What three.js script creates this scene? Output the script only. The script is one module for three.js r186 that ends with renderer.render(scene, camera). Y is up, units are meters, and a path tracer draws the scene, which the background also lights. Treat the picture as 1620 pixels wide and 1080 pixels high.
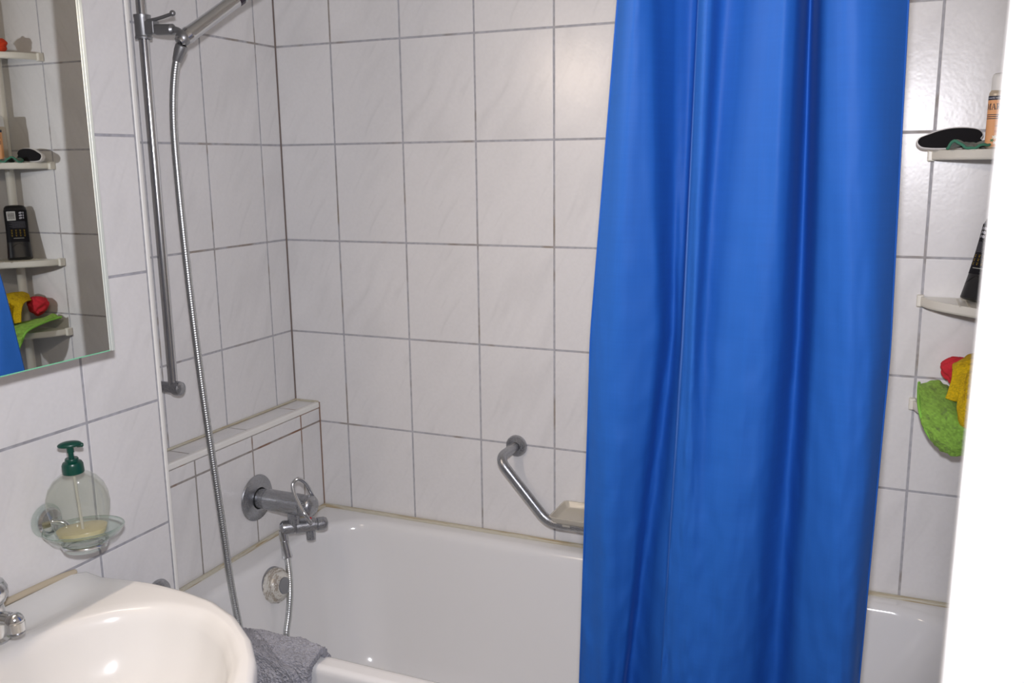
import * as THREE from 'three';
import { RoundedBoxGeometry } from 'three/addons/geometries/RoundedBoxGeometry.js';
import { RectAreaLightUniformsLib } from 'three/addons/lights/RectAreaLightUniformsLib.js';
import { mergeGeometries, mergeVertices } from 'three/addons/utils/BufferGeometryUtils.js';

/* ---------- camera, exposure, light ---------- */
const scene = new THREE.Scene();
scene.background = new THREE.Color(0x000000);
const camera = new THREE.PerspectiveCamera(41.11, 1620 / 1080, 0.03, 20);
camera.position.set(1.525, 1.514, 2.018);
{
  const X = new THREE.Vector3(0.91940443, -0.01055578, -0.3931718), Y = new THREE.Vector3(-0.06639064, 0.98113047, -0.18159097), Z = new THREE.Vector3(0.38766967, 0.19305847, 0.9013549);
  camera.quaternion.setFromRotationMatrix(new THREE.Matrix4().makeBasis(X, Y, Z));
}
camera.focus = 1.75;
camera.userData.fStop = 9;
scene.add(camera);
const renderer = new THREE.WebGLRenderer({ antialias: true });
renderer.toneMapping = THREE.LinearToneMapping;
renderer.toneMappingExposure = 1.0;
renderer.shadowMap.enabled = true;
RectAreaLightUniformsLib.init();

const FLASH_POWER = 6.0, LAMP_POWER = 160;
const FLASH_AT = new THREE.Vector3(1.517, 1.632, 1.996), LAMP_AT = new THREE.Vector3(0.404, 1.836, 1.195);
// the photographer's flash, just above the lens
const flashLight = new THREE.SpotLight(0xf8f7ff, FLASH_POWER, 0, 0.86, 0.6, 2);
flashLight.position.copy(FLASH_AT);
flashLight.target.position.set(1.517 - 0.3877 * 2, 1.632 - 0.193 * 2, 1.996 - 0.901 * 2);
flashLight.castShadow = true; flashLight.shadow.radius = 1.3; flashLight.shadow.mapSize.set(2048, 2048);
flashLight.shadow.camera.near = 0.05; flashLight.shadow.camera.far = 8;
scene.add(flashLight, flashLight.target);

/* ---------- helpers ---------- */
const V = (x, y, z) => new THREE.Vector3(x, y, z);
const used = new Map();
function numbered(n) { const k = used.get(n) ?? 0; used.set(n, k + 1); return k ? n + '_' + String(k).padStart(3, '0') : n; }
function rng(seed) { let s = seed >>> 0; return () => { s = (s + 0x6D2B79F5) | 0; let t = Math.imul(s ^ (s >>> 15), 1 | s); t = (t + Math.imul(t ^ (t >>> 7), 61 | t)) ^ t; return ((t ^ (t >>> 14)) >>> 0) / 4294967296; }; }
function noise2(seed, px, py) {           // tiling value noise with period px x py
  const r = rng(seed), g = new Float32Array(px * py); for (let i = 0; i < g.length; i++) g[i] = r();
  return (x, y) => {
    x = ((x % px) + px) % px; y = ((y % py) + py) % py;
    const i = Math.floor(x), j = Math.floor(y), f = x - i, h = y - j, a = f * f * (3 - 2 * f), b = h * h * (3 - 2 * h), i1 = (i + 1) % px, j1 = (j + 1) % py;
    return (g[j * px + i] * (1 - a) + g[j * px + i1] * a) * (1 - b) + (g[j1 * px + i] * (1 - a) + g[j1 * px + i1] * a) * b;
  };
}
function dataTex(n, m, fn, srgb, rx = 1, ry = 1) {
  const d = new Uint8Array(n * m * 4);
  for (let j = 0; j < m; j++) for (let i = 0; i < n; i++) {
    const c = fn(i / n, j / m), o = (j * n + i) * 4, a = Array.isArray(c) ? c : [c, c, c];
    for (let k = 0; k < 3; k++) d[o + k] = Math.max(0, Math.min(255, Math.round(a[k] * 255)));
    d[o + 3] = 255;
  }
  const t = new THREE.DataTexture(d, n, m, THREE.RGBAFormat);
  t.wrapS = t.wrapT = THREE.RepeatWrapping; t.magFilter = THREE.LinearFilter; t.minFilter = THREE.LinearMipmapLinearFilter; t.generateMipmaps = true;
  t.repeat.set(rx, ry); if (srgb) t.colorSpace = THREE.SRGBColorSpace; t.needsUpdate = true; return t;
}
const smooth = (a, b, x) => { const t = Math.max(0, Math.min(1, (x - a) / (b - a))); return t * t * (3 - 2 * t); };
function merged(list) {
  return mergeGeometries(list.map((g) => { const n = g.index ? g.toNonIndexed() : g.clone(); for (const k of Object.keys(n.attributes)) if (!['position', 'normal', 'uv'].includes(k)) n.deleteAttribute(k); return n; }));
}
function mesh(name, geo, mat, parent) {
  const g = Array.isArray(geo) ? (geo.length > 1 ? merged(geo) : geo[0]) : geo;
  const m = new THREE.Mesh(g, mat); m.name = numbered(name); m.castShadow = m.receiveShadow = true; (parent ?? scene).add(m); return m;
}
function thing(name, label, category, at = [0, 0, 0], group) {
  const o = new THREE.Group(); o.name = numbered(name); o.position.set(...at); o.userData = { label, category }; if (group) o.userData.group = group; scene.add(o); return o;
}
function structure(name) { const o = new THREE.Group(); o.name = numbered(name); o.userData.kind = 'structure'; scene.add(o); return o; }
const box = (x0, x1, y0, y1, z0, z1, r = 0) => {
  const w = x1 - x0, h = y1 - y0, d = z1 - z0, g = r ? new RoundedBoxGeometry(w, h, d, 3, r) : new THREE.BoxGeometry(w, h, d);
  return g.translate((x0 + x1) / 2, (y0 + y1) / 2, (z0 + z1) / 2);
};
function along(geo, from, to) {            // geometry built along +y from the origin, laid from one point towards another
  const q = new THREE.Quaternion().setFromUnitVectors(V(0, 1, 0), to.clone().sub(from).normalize());
  return geo.applyQuaternion(q).translate(from.x, from.y, from.z);
}
function rod(a, b, r, r2 = r, bev = 0.0015, seg = 28) {
  const L = a.distanceTo(b), p = [[0, 0], [r - bev, 0], [r, bev], [r2, L - bev], [r2 - bev, L], [0, L]].map((q) => new THREE.Vector2(Math.max(q[0], 0), q[1]));
  return along(crease(new THREE.LatheGeometry(p, seg)), a, b);
}
function crease(g) { return creased(g, 0.6); }
function creased(geo, angle) {
  let g = geo.index ? geo.toNonIndexed() : geo; const p = g.attributes.position, n = p.count, fn = [], map = new Map(), key = (i) => Math.round(p.getX(i) * 2e5) + '_' + Math.round(p.getY(i) * 2e5) + '_' + Math.round(p.getZ(i) * 2e5);
  const a = V(), b = V(), c = V();
  for (let i = 0; i < n; i += 3) {
    a.fromBufferAttribute(p, i); b.fromBufferAttribute(p, i + 1); c.fromBufferAttribute(p, i + 2);
    const f = b.clone().sub(a).cross(c.clone().sub(a)); const l = f.length(); fn.push({ f, u: l > 1e-14 ? f.clone().divideScalar(l) : null });
    for (let k = 0; k < 3; k++) { const q = key(i + k); if (!map.has(q)) map.set(q, []); map.get(q).push(i / 3); }
  }
  const out = new Float32Array(n * 3), ca = Math.cos(angle);
  for (let i = 0; i < n; i++) {
    const me = fn[Math.floor(i / 3)], s = V(); if (!me.u) { out[i * 3 + 1] = 1; continue; }
    for (const t of map.get(key(i))) if (fn[t].u && fn[t].u.dot(me.u) > ca) s.add(fn[t].f);
    s.normalize(); out.set([s.x, s.y, s.z], i * 3);
  }
  g.setAttribute('normal', new THREE.BufferAttribute(out, 3)); return g;
}
function lathe(pts, a, b, seg = 36) { return along(crease(new THREE.LatheGeometry(pts.map((q) => new THREE.Vector2(q[0], q[1])), seg)), a, b); }
function ball(c, r, sx = 1, sy = 1, sz = 1) { return new THREE.SphereGeometry(r, 28, 20).scale(sx, sy, sz).translate(c.x, c.y, c.z); }
function tube(pts, r, n = 80, rad = 14, closed = false, tension = 0.5) {
  const c = new THREE.CatmullRomCurve3(pts, closed, 'centripetal', tension), list = [new THREE.TubeGeometry(c, n, r, rad, closed)];
  if (!closed) list.push(ball(pts[0], r), ball(pts[pts.length - 1], r));
  return merged(list);
}
function bent(pts, r, fillet, n = 120, rad = 18) {   // straight runs with rounded bends
  const path = new THREE.CurvePath(); let last = pts[0];
  for (let i = 1; i < pts.length - 1; i++) {
    const a = pts[i].clone().add(pts[i - 1].clone().sub(pts[i]).setLength(fillet)), b = pts[i].clone().add(pts[i + 1].clone().sub(pts[i]).setLength(fillet));
    path.add(new THREE.LineCurve3(last, a)); path.add(new THREE.QuadraticBezierCurve3(a, pts[i], b)); last = b;
  }
  path.add(new THREE.LineCurve3(last, pts[pts.length - 1]));
  return new THREE.TubeGeometry(path, n, r, rad, false);
}
function grid(rows, closed = false) {       // rows of points to a surface
  const n = rows.length, m = rows[0].length, P = [], U = [], I = [];
  for (let j = 0; j < n; j++) for (let i = 0; i < m + (closed ? 1 : 0); i++) { const p = rows[j][i % m]; P.push(p.x, p.y, p.z); U.push(i / (closed ? m : m - 1), j / (n - 1)); }
  const w = m + (closed ? 1 : 0);
  for (let j = 0; j < n - 1; j++) for (let i = 0; i < w - 1; i++) { const a = j * w + i, b = a + 1, c = a + w, d = c + 1; I.push(a, b, d, a, d, c); }
  const g = new THREE.BufferGeometry(); g.setAttribute('position', new THREE.Float32BufferAttribute(P, 3)); g.setAttribute('uv', new THREE.Float32BufferAttribute(U, 2)); g.setIndex(I); g.computeVertexNormals();
  if (closed) { const N = g.attributes.normal; for (let j = 0; j < n; j++) { const a = j * w, b = a + m, s = V(N.getX(a) + N.getX(b), N.getY(a) + N.getY(b), N.getZ(a) + N.getZ(b)).normalize(); N.setXYZ(a, s.x, s.y, s.z); N.setXYZ(b, s.x, s.y, s.z); } }
  return g;
}
const cr = (p, t) => { const n = p.length - 1, x = Math.min(Math.max(t, 0), 1) * n, i = Math.min(Math.floor(x), n - 1), f = x - i, g = (k) => p[Math.min(Math.max(k, 0), n)], a = g(i - 1), b = g(i), c = g(i + 1), d = g(i + 2);
  return 0.5 * (2 * b + (c - a) * f + (2 * a - 5 * b + 4 * c - d) * f * f + (3 * b - a - 3 * c + d) * f * f * f); };
function patch(ctrl, nu, nv, thick, disp) {  // a cloth sheet with thickness through a net of points
  const at = (u, v) => { const q = [0, 1, 2].map((k) => cr(ctrl.map((row) => cr(row.map((p) => p[k]), u)), v)); return V(...q); };
  const mid = [], nor = [];
  for (let j = 0; j <= nv; j++) { mid.push([]); nor.push([]); for (let i = 0; i <= nu; i++) {
    const u = i / nu, v = j / nv, e = 1e-3, p = at(u, v), a = at(Math.min(u + e, 1), v).sub(at(Math.max(u - e, 0), v)), b = at(u, Math.min(v + e, 1)).sub(at(u, Math.max(v - e, 0))), n = a.cross(b).normalize();
    if (disp) p.addScaledVector(n, disp(u, v)); mid[j].push(p); nor[j].push(n);
  } }
  const rows = mid.map((row, j) => {
    const f = row.map((p, i) => p.clone().addScaledVector(nor[j][i], thick / 2)), b = row.map((p, i) => p.clone().addScaledVector(nor[j][i], -thick / 2)).reverse();
    return [...f, ...b];
  });
  const cap = (row) => row.map((_, i) => row[i].clone().lerp(row[row.length - 1 - i], 0.5));
  return grid([cap(rows[0]), ...rows, cap(rows[nv])], true);
}

/* ---------- materials ---------- */
const std = (o) => new THREE.MeshPhysicalMaterial(o);
const tileTex = (() => {
  const a = noise2(3, 14, 8), b = noise2(5, 45, 16), c = noise2(9, 9, 9), d = noise2(21, 200, 200);
  return dataTex(1024, 1024, (u, v) => {
    const s = u * 28 - v * 14, s2 = u * 90 - v * 45;
    const wob = c(u * 9, v * 9) * 1.6;
    const streak = Math.pow(Math.max(0, a(s + wob, v * 8) - 0.52) * 2.1, 1.5) * 0.026 + Math.pow(Math.max(0, b(s2 + wob * 2, v * 16) - 0.6) * 2.4, 2) * 0.032 * c(u * 9 + 3, v * 9);
    const k = 0.905 - streak + (d(u * 200, v * 200) - 0.5) * 0.012 + (c(u * 9, v * 9 + 4) - 0.5) * 0.02;
    return [k, k * 0.995, k * 0.993];
  }, true);
})();
const tileBump = (() => { const a = noise2(31, 60, 60), b = noise2(33, 240, 240); return dataTex(512, 512, (u, v) => a(u * 60, v * 60) * 0.5 + b(u * 240, v * 240) * 0.5, false); })();
const tileM = std({ map: tileTex, roughness: 0.27, bumpMap: tileBump, bumpScale: 0.00016, specularIntensity: 0.9 });
const groutTex = (a0, b0, amount) => { const n = noise2(41, 40, 40), m = noise2(43, 12, 12), f = noise2(45, 160, 160); return dataTex(512, 512, (u, v) => {
  const k = Math.pow(smooth(0.55, 0.85, m(u * 12, v * 12) * 0.6 + n(u * 40, v * 40) * 0.4 + amount), 1.2), g = 0.92 + f(u * 160, v * 160) * 0.12;
  return [0, 1, 2].map((i) => (a0[i] * (1 - k) + b0[i] * k) * g); }, true); };
const groutM = std({ map: groutTex([0.715, 0.715, 0.735], [0.62, 0.585, 0.55], -0.03), roughness: 0.9 });
const groutStainM = std({ map: groutTex([0.64, 0.62, 0.60], [0.56, 0.42, 0.34], 0.02), roughness: 0.9 });
const groutSinkM = std({ map: groutTex([0.695, 0.695, 0.72], [0.65, 0.65, 0.67], 0.0), roughness: 0.9 });
const sealM = std({ map: groutTex([0.79, 0.77, 0.70], [0.68, 0.60, 0.46], 0.02), roughness: 0.55 });
const enamelM = std({ color: 0xe9e9e9, roughness: 0.14, specularIntensity: 0.9 });
const ceramicM = std({ color: 0xeae9e6, roughness: 0.2, specularIntensity: 0.9 });
const chromeBump = (() => { const a = noise2(51, 90, 90); return dataTex(256, 256, (u, v) => a(u * 90, v * 90), false, 1, 1); })();
const chromeSpots = (() => { const a = noise2(52, 60, 60), b = noise2(54, 14, 14); return dataTex(256, 256, (u, v) => { const k = smooth(0.4, 0.75, a(u * 60, v * 60) * 0.6 + b(u * 14, v * 14) * 0.4); const r = 0.26 + k * 0.18; return [r, r, r]; }, false, 3, 3); })();
const chromeM = std({ color: 0xd0d2d4, metalness: 1, roughness: 0.17 });
const chromeDullM = std({ color: 0xa9abaf, metalness: 0.92, roughness: 1, roughnessMap: chromeSpots });
const whitePlasticM = std({ color: 0xe6e3d8, roughness: 0.35 });
const trimM = std({ color: 0xf0efea, roughness: 0.35 });
const paintM = std({ color: 0xefefec, roughness: 0.6 });
const wallPaintM = std({ color: 0xd9d6cf, roughness: 0.9 });

/* ---------- room ---------- */
const XR = 1.768, ZF = 1.50, HC = 2.40;
const G = 0.0023, TH = 0.006;
const tileCache = new Map();
function tileGeo(w, h, variant) {
  const key = w.toFixed(4) + '_' + h.toFixed(4) + '_' + variant; if (tileCache.has(key)) return tileCache.get(key);
  const c = Math.min(0.0013, w / 5, h / 5), P = [], N = [], U = [], ox = [0.13, 0.41, 0.77, 0.05, 0.58][variant], oy = [0.31, 0.72, 0.09, 0.51, 0.88][variant];
  const ring = (i, z) => [[-w / 2 + i, -h / 2 + i, z], [w / 2 - i, -h / 2 + i, z], [w / 2 - i, h / 2 - i, z], [-w / 2 + i, h / 2 - i, z]];
  const R = [ring(0, -TH), ring(0, -c * 0.8), ring(c * 0.35, -c * 0.25), ring(c, 0)];
  const tri = (a, b, d) => { for (const q of [a, b, d]) { P.push(...q); U.push(q[0] + ox, q[1] + oy); } };
  for (let k = 0; k < 3; k++) for (let i = 0; i < 4; i++) { const j = (i + 1) % 4; tri(R[k][i], R[k][j], R[k + 1][j]); tri(R[k][i], R[k + 1][j], R[k + 1][i]); }
  tri(R[3][0], R[3][1], R[3][2]); tri(R[3][0], R[3][2], R[3][3]);
  let g = new THREE.BufferGeometry(); g.setAttribute('position', new THREE.Float32BufferAttribute(P, 3)); g.setAttribute('uv', new THREE.Float32BufferAttribute(U, 2));
  g = creased(g, 0.75); tileCache.set(key, g); return g;
}
const tileRand = rng(77);
// tiles over a rectangle: us and vs are the joint positions, place() turns (u, v) into a point, turn orients the tile
function tiling(parent, us, vs, place, euler, opts = {}) {
  for (let i = 0; i < us.length - 1; i++) for (let j = 0; j < vs.length - 1; j++) {
    const u0 = us[i], u1 = us[i + 1], v0 = vs[j], v1 = vs[j + 1], w = Math.abs(u1 - u0) - 2 * G, h = Math.abs(v1 - v0) - 2 * G; if (w < 0.004 || h < 0.004) continue;
    const m = mesh('tile', tileGeo(w, h, Math.floor(tileRand() * 5)), opts.mat ?? tileM, parent);
    m.position.copy(place((u0 + u1) / 2, (v0 + v1) / 2)); m.rotation.set(...euler);
  }
}
const uvBox = (g, s = 1) => { const p = g.attributes.position, u = g.attributes.uv; for (let i = 0; i < p.count; i++) u.setXY(i, (p.getX(i) + p.getZ(i)) * s, (p.getY(i) + p.getZ(i) * 0.37) * s); return g; };
const RP = 0.24818, H0 = 1.8124, rowsY = [HC, H0 + 2 * RP, H0 + RP, H0, H0 - RP, H0 - 2 * RP, H0 - 3 * RP, H0 - 4 * RP].reverse();
const SUNK = 0.0008; // joints lie this far behind the tile faces

const floor = structure('floor'); mesh('floor_slab', box(-0.3, 3.0, -0.12, 0, -0.3, 3.8), std({ color: 0x8d8f92, roughness: 0.5 }), floor);
const ceiling = structure('ceiling'); mesh('ceiling_slab', box(-0.3, 3.0, HC, HC + 0.12, -0.3, 3.8), wallPaintM, ceiling);

const wallBack = structure('wall_back');
mesh('grout_bed', uvBox(box(-0.15, XR + 0.15, 0, HC, -0.15, -SUNK)), groutM, wallBack);
const colsX = [0, 0.168, 0.368, 0.568, 0.768, 0.968, 1.168, 1.368, 1.568, XR];
tiling(wallBack, colsX, [0.572, ...rowsY], (u, v) => V(u, v, 0), [0, 0, 0]);

const LX = 0.078, LY = 0.872, ZE = 0.716;     // ledge depth and height, end of the niche
const wallLeft = structure('wall_left');
mesh('grout_bed', uvBox(box(-0.15, -SUNK, 0, HC, -0.15, ZE + 0.05)), groutM, wallLeft);
tiling(wallLeft, [0, 0.081, 0.281, 0.481, ZE - 0.004], [LY, ...rowsY.filter((y) => y > 0.9)], (u, v) => V(0, v, u), [0, Math.PI / 2, 0]);
mesh('ledge_bed', uvBox(box(-0.05, LX - SUNK, 0, LY - SUNK, -0.05, ZE + 0.02)), groutStainM, wallLeft);
const colsL = [0, 0.086, 0.286, 0.486, ZE - 0.004];
tiling(wallLeft, [0.004, LX - 0.0138], colsL, (u, v) => V(u, LY, v), [-Math.PI / 2, 0, 0]);
tiling(wallLeft, colsL, [0.572, H0 - 4 * RP, LY - 0.0135], (u, v) => V(LX, v, u), [0, Math.PI / 2, 0]);
{
  const trim = structure('trim_1'), b = mesh('edge_profile', box(LX - 0.0135, LX + 0.0015, LY - 0.0145, LY + 0.0015, 0.001, ZE - 0.002, 0.004), trimM, trim);
  const s1 = mesh('corner_seal', tube([V(0.003, LY + 0.002, 0.003), V(0.003, LY + 0.002, ZE - 0.003)], 0.0036, 8, 8), sealM, wallLeft);
  const s2 = mesh('corner_seal', tube([V(0.003, LY + 0.002, 0.003), V(LX - 0.004, LY + 0.002, 0.002)], 0.003, 8, 8), sealM, wallLeft);
  mesh('corner_seal', tube([V(0.0005, LY, 0.0005), V(0.0005, HC, 0.0005)], 0.0018, 8, 8), std({ color: 0x7d7069, roughness: 0.9 }), wallLeft);
  mesh('corner_seal', tube([V(LX + 0.0005, 0.575, 0.0005), V(LX + 0.0005, LY, 0.0005)], 0.0016, 8, 8), std({ color: 0x8d7260, roughness: 0.9 }), wallLeft);
}
const SX = 0.226, wallSink = structure('wall_sink');
mesh('grout_bed', uvBox(box(-0.15, SX - SUNK, 0, HC, ZE, 3.8)), groutSinkM, wallSink);
const SH = 1.5684, rowsS = [0.002, SH - 6 * RP, SH - 5 * RP, SH - 4 * RP, SH - 3 * RP, SH - 2 * RP, SH - RP, SH, SH + RP, SH + 2 * RP, SH + 3 * RP, HC].filter((v, i, a) => !i || v > a[i - 1] + 0.01);
tiling(wallSink, [ZE + 0.0085, 0.894, 1.094, 1.294, 1.494, ZF], rowsS, (u, v) => V(SX, v, u), [0, Math.PI / 2, 0]);
{ const trim = structure('trim_2'); mesh('edge_profile', box(SX - 0.011, SX + 0.0016, 0.0, HC - 0.002, ZE - 0.0016, ZE + 0.0075, 0.003), trimM, trim); }
const wallRight = structure('wall_right');
mesh('grout_bed', uvBox(box(XR + SUNK, XR + 0.15, 0, HC, -0.15, 1.75)), groutM, wallRight);
tiling(wallRight, [0, 0.2, 0.4, 0.6, 0.8, 1.0, 1.2, 1.4, ZF], [0.572, ...rowsY], (u, v) => V(XR, v, u), [0, -Math.PI / 2, 0]);

// front wall with the doorway the picture is taken through
const DX0 = 0.70, DX1 = 1.588, DH = 2.02;
const wallFront = structure('wall_front');
mesh('wall_panel', [box(SX, DX0 - 0.03, 0, HC, ZF, 1.60), box(DX1 + 0.03, XR, 0, HC, ZF, 1.60), box(DX0 - 0.03, DX1 + 0.03, DH + 0.03, HC, ZF, 1.60)], wallPaintM, wallFront);
const door = structure('door_1');
mesh('jamb', box(DX1, DX1 + 0.03, 0, DH, ZF - 0.012, 1.605, 0.002), paintM, door);
mesh('jamb', box(DX0 - 0.03, DX0, 0, DH, ZF - 0.012, 1.605, 0.002), paintM, door);
mesh('lintel', box(DX0 - 0.03, DX1 + 0.03, DH, DH + 0.03, ZF - 0.012, 1.605, 0.002), paintM, door);
mesh('casing', [box(0, 0.09, -1.29, DH + 0.07 - 1.29, 1.598, 1.614, 0.002).rotateZ(-0.0125).translate(1.5535, 1.29, 0), box(DX0 - 0.075, DX0 + 0.017, 0, DH + 0.07, 1.598, 1.614, 0.002), box(DX0 + 0.017, 1.57, DH - 0.017, DH + 0.07, 1.598, 1.614, 0.002)], paintM, door);
const wallHall = structure('wall_hall');
mesh('wall_panel', [box(2.5, 2.62, 0, HC, 1.50, 3.42), box(SX, 2.5, 0, HC, 3.3, 3.42), box(XR, 2.5, 0, HC, 1.50, 1.60)], wallPaintM, wallHall);

/* ---------- bathtub ---------- */
function rrect(x0, x1, z0, z1, r, y, nc = 10, ne = 8) {
  const out = [], corner = (cx, cz, a0) => { for (let k = 0; k <= nc; k++) { const a = a0 + (Math.PI / 2) * (k / nc); out.push(V(cx + Math.cos(a) * r, y, cz + Math.sin(a) * r)); } };
  const edge = (ax, az, bx, bz) => { for (let k = 1; k < ne; k++) out.push(V(ax + (bx - ax) * k / ne, y, az + (bz - az) * k / ne)); };
  corner(x1 - r, z1 - r, 0); edge(x1 - r, z1, x0 + r, z1); corner(x0 + r, z1 - r, Math.PI / 2); edge(x0, z1 - r, x0, z0 + r); corner(x0 + r, z0 + r, Math.PI); edge(x0 + r, z0, x1 - r, z0); corner(x1 - r, z0 + r, 1.5 * Math.PI); edge(x1, z0 + r, x1, z1 - r);
  return out;
}
const tub = thing('bathtub', 'white enamel built-in bathtub below the tiled walls, behind the blue curtain', 'bathtub', [0.92, 0, 0.36]);
{
  const RY = 0.576, x0 = LX + 0.001, x1 = XR - 0.001, z0 = 0.001, z1 = ZE - 0.001, ix0 = 0.150, ix1 = 1.70, iz0 = 0.046, iz1 = 0.676, R = [];
  const outer = (d, y, r = 0.012) => R.push(rrect(x0 + d, x1 - d, z0 + d, z1 - d, r, y));
  const inner = (d, y, r, dl = d, dr = d) => R.push(rrect(ix0 + dl, ix1 - dr, iz0 + d, iz1 - d, r, y));
  outer(0, 0.53); outer(0, RY - 0.016); outer(0.001, RY - 0.008); outer(0.004, RY - 0.003); outer(0.010, RY); outer(0.014, RY);
  inner(-0.008, RY, 0.14); inner(-0.001, RY - 0.0005, 0.138); inner(0.007, RY - 0.004, 0.135); inner(0.013, RY - 0.011, 0.132); inner(0.017, RY - 0.022, 0.13); inner(0.021, RY - 0.045, 0.128, 0.022, 0.03); inner(0.032, 0.47, 0.126, 0.036, 0.07); inner(0.052, 0.35, 0.125, 0.062, 0.14); inner(0.075, 0.245, 0.12, 0.09, 0.22); inner(0.092, 0.205, 0.115, 0.115, 0.26); inner(0.118, 0.182, 0.1, 0.15, 0.30); inner(0.15, 0.175, 0.08, 0.19, 0.34);
  const c = V(0.9, 0.172, 0.36); R.push(R[R.length - 1].map(() => c.clone()));
  const g = grid(R.map((r) => r.slice().reverse()), true).translate(-0.92, 0, -0.36);
  mesh('basin', g, enamelM, tub);
  const T = (g2) => g2.translate(-0.92, 0, -0.36);
  const bead = (pts) => T(tube(pts, 0.0068, 40, 10));
  mesh('silicone_seal', bead([V(LX + 0.009, RY + 0.001, 0.0073), V(0.6, RY + 0.0015, 0.0073), V(1.1, RY + 0.001, 0.0073), V(XR - 0.009, RY + 0.001, 0.0073)]), sealM, tub);
  mesh('silicone_seal', bead([V(LX + 0.0073, RY + 0.001, 0.009), V(LX + 0.0073, RY + 0.001, 0.35), V(LX + 0.0073, RY + 0.001, ZE - 0.008)]), sealM, tub);
  mesh('silicone_seal', bead([V(XR - 0.0073, RY + 0.001, 0.009), V(XR - 0.0073, RY + 0.001, 0.35), V(XR - 0.0073, RY + 0.001, ZE - 0.008)]), sealM, tub);
  // overflow with turning knob
  const a = V(0.1715, 0.512, 0.36), n = V(1, 0.16, 0).normalize(), at = (d) => a.clone().addScaledVector(n, d);
  const over = new THREE.Group(); over.name = 'overflow'; over.position.set(-0.92, 0, -0.36); tub.add(over);
  const wear = (() => { const b = noise2(61, 30, 30), c2 = noise2(63, 8, 8); return dataTex(256, 256, (u, v) => { const k = smooth(0.5, 0.62, b(u * 30, v * 30) * 0.55 + c2(u * 8, v * 8) * 0.45); return [0.86 - k * 0.17, 0.85 - k * 0.19, 0.82 - k * 0.21]; }, true, 2, 1); })();
  mesh('overflow_rim', lathe([[0, -0.01], [0.045, -0.01], [0.046, -0.002], [0.045, 0.003], [0.040, 0.006]], at(0), at(1)), chromeDullM, over);
  mesh('overflow_knob', lathe([[0.040, 0.0], [0.043, 0.006], [0.043, 0.015], [0.040, 0.021], [0.037, 0.0225], [0.034, 0.029], [0.027, 0.034], [0.0205, 0.0355]], at(0), at(1), 14), std({ map: wear, roughness: 0.22, metalness: 0.2 }), over);
  mesh('overflow_cap', lathe([[0.0205, 0.034], [0.0195, 0.038], [0.011, 0.0395], [0, 0.040]], at(0), at(1)), std({ color: 0x8f9194, roughness: 0.35, metalness: 0.5 }), over);
}
const wallTub = structure('wall_tub_front');
mesh('grout_bed', uvBox(box(SX, XR, 0, 0.53, ZE - 0.05, ZE - 0.012)), groutM, wallTub);
tiling(wallTub, [SX, 0.368, 0.568, 0.768, 0.968, 1.168, 1.368, 1.568, XR], [0.002, 0.08, 0.328, 0.548], (u, v) => V(u, v, ZE - 0.0105), [0, 0, 0]);

/* ---------- bath tap with diverter ---------- */
{
  const o = V(LX, 0.697, 0.285), t = thing('bath_tap', 'chrome wall-mounted bath mixer with a looped lever, below the tiled ledge', 'tap', [LX, 0.697, 0.285]), L = (g) => g.translate(-o.x, -o.y, -o.z);
  const X = (d) => V(LX + d, 0.697, 0.285);
  mesh('rosette', L(lathe([[0, 0], [0.057, 0], [0.0585, 0.002], [0.057, 0.0045], [0.045, 0.009], [0.033, 0.0115], [0.0275, 0.012]], X(0), X(1), 48)), chromeDullM, t);
  mesh('body', L(merged([lathe([[0.0245, 0.010], [0.0245, 0.032], [0.0235, 0.0325], [0.0235, 0.0345], [0.0265, 0.036], [0.0265, 0.140], [0.0255, 0.142], [0.0245, 0.1425], [0.0245, 0.1445], [0.0245, 0.1465], [0.0265, 0.149], [0.0270, 0.156], [0.0262, 0.164], [0.023, 0.170], [0.015, 0.1745], [0, 0.176]], X(0), X(1), 40)])), chromeDullM, t);
  const lev = mesh('lever', L(tube([V(0.256, 0.668, 0.309), V(0.249, 0.688, 0.318), V(0.230, 0.713, 0.315), V(0.213, 0.739, 0.310), V(0.207, 0.757, 0.304), V(0.2145, 0.767, 0.295), V(0.225, 0.756, 0.282), V(0.234, 0.727, 0.271), V(0.243, 0.702, 0.264)], 0.0046, 90, 12)), chromeM, t);
  mesh('temperature_dot', L(ball(V(0.2535, 0.676, 0.3045), 0.0028)), std({ color: 0xb3202a, roughness: 0.4 }), t);
  const dA = V(0.168, 0.637, 0.300), dB = V(0.240, 0.632, 0.228);
  const u = dB.clone().sub(dA).normalize(), D = (d) => dA.clone().addScaledVector(u, d), len = dA.distanceTo(dB);
  const div = mesh('diverter', L(merged([
    rod(V(0.188, 0.690, 0.285), V(0.188, 0.638, 0.284), 0.0145),
    lathe([[0, -0.010], [0.010, -0.009], [0.0165, -0.003], [0.0175, 0.003], [0.0175, 0.024], [0.0150, 0.026], [0.0150, 0.028], [0.0182, 0.0295], [0.0182, len * 0.74], [0.0165, len * 0.75], [0, len * 0.75]], dA, dB, 32),
    rod(V(0.214, 0.632, 0.254), V(0.216, 0.596, 0.256), 0.0125, 0.0115)])), chromeDullM, t);
  mesh('diverter_knob', L(lathe([[0, 0], [0.0145, 0], [0.0145, 0.004], [0.0168, 0.006], [0.0168, 0.022], [0.014, 0.029], [0.007, 0.032], [0, 0.0325]], D(len * 0.75), D(len * 2), 12)), chromeDullM, div).position.set(0, 0, 0);
  mesh('hose_connector', L(merged([rod(V(0.167, 0.632, 0.302), V(0.172, 0.604, 0.305), 0.0108), rod(V(0.172, 0.606, 0.305), V(0.181, 0.563, 0.309), 0.0102, 0.0130, 0.002)])), chromeM, t);
}

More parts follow.
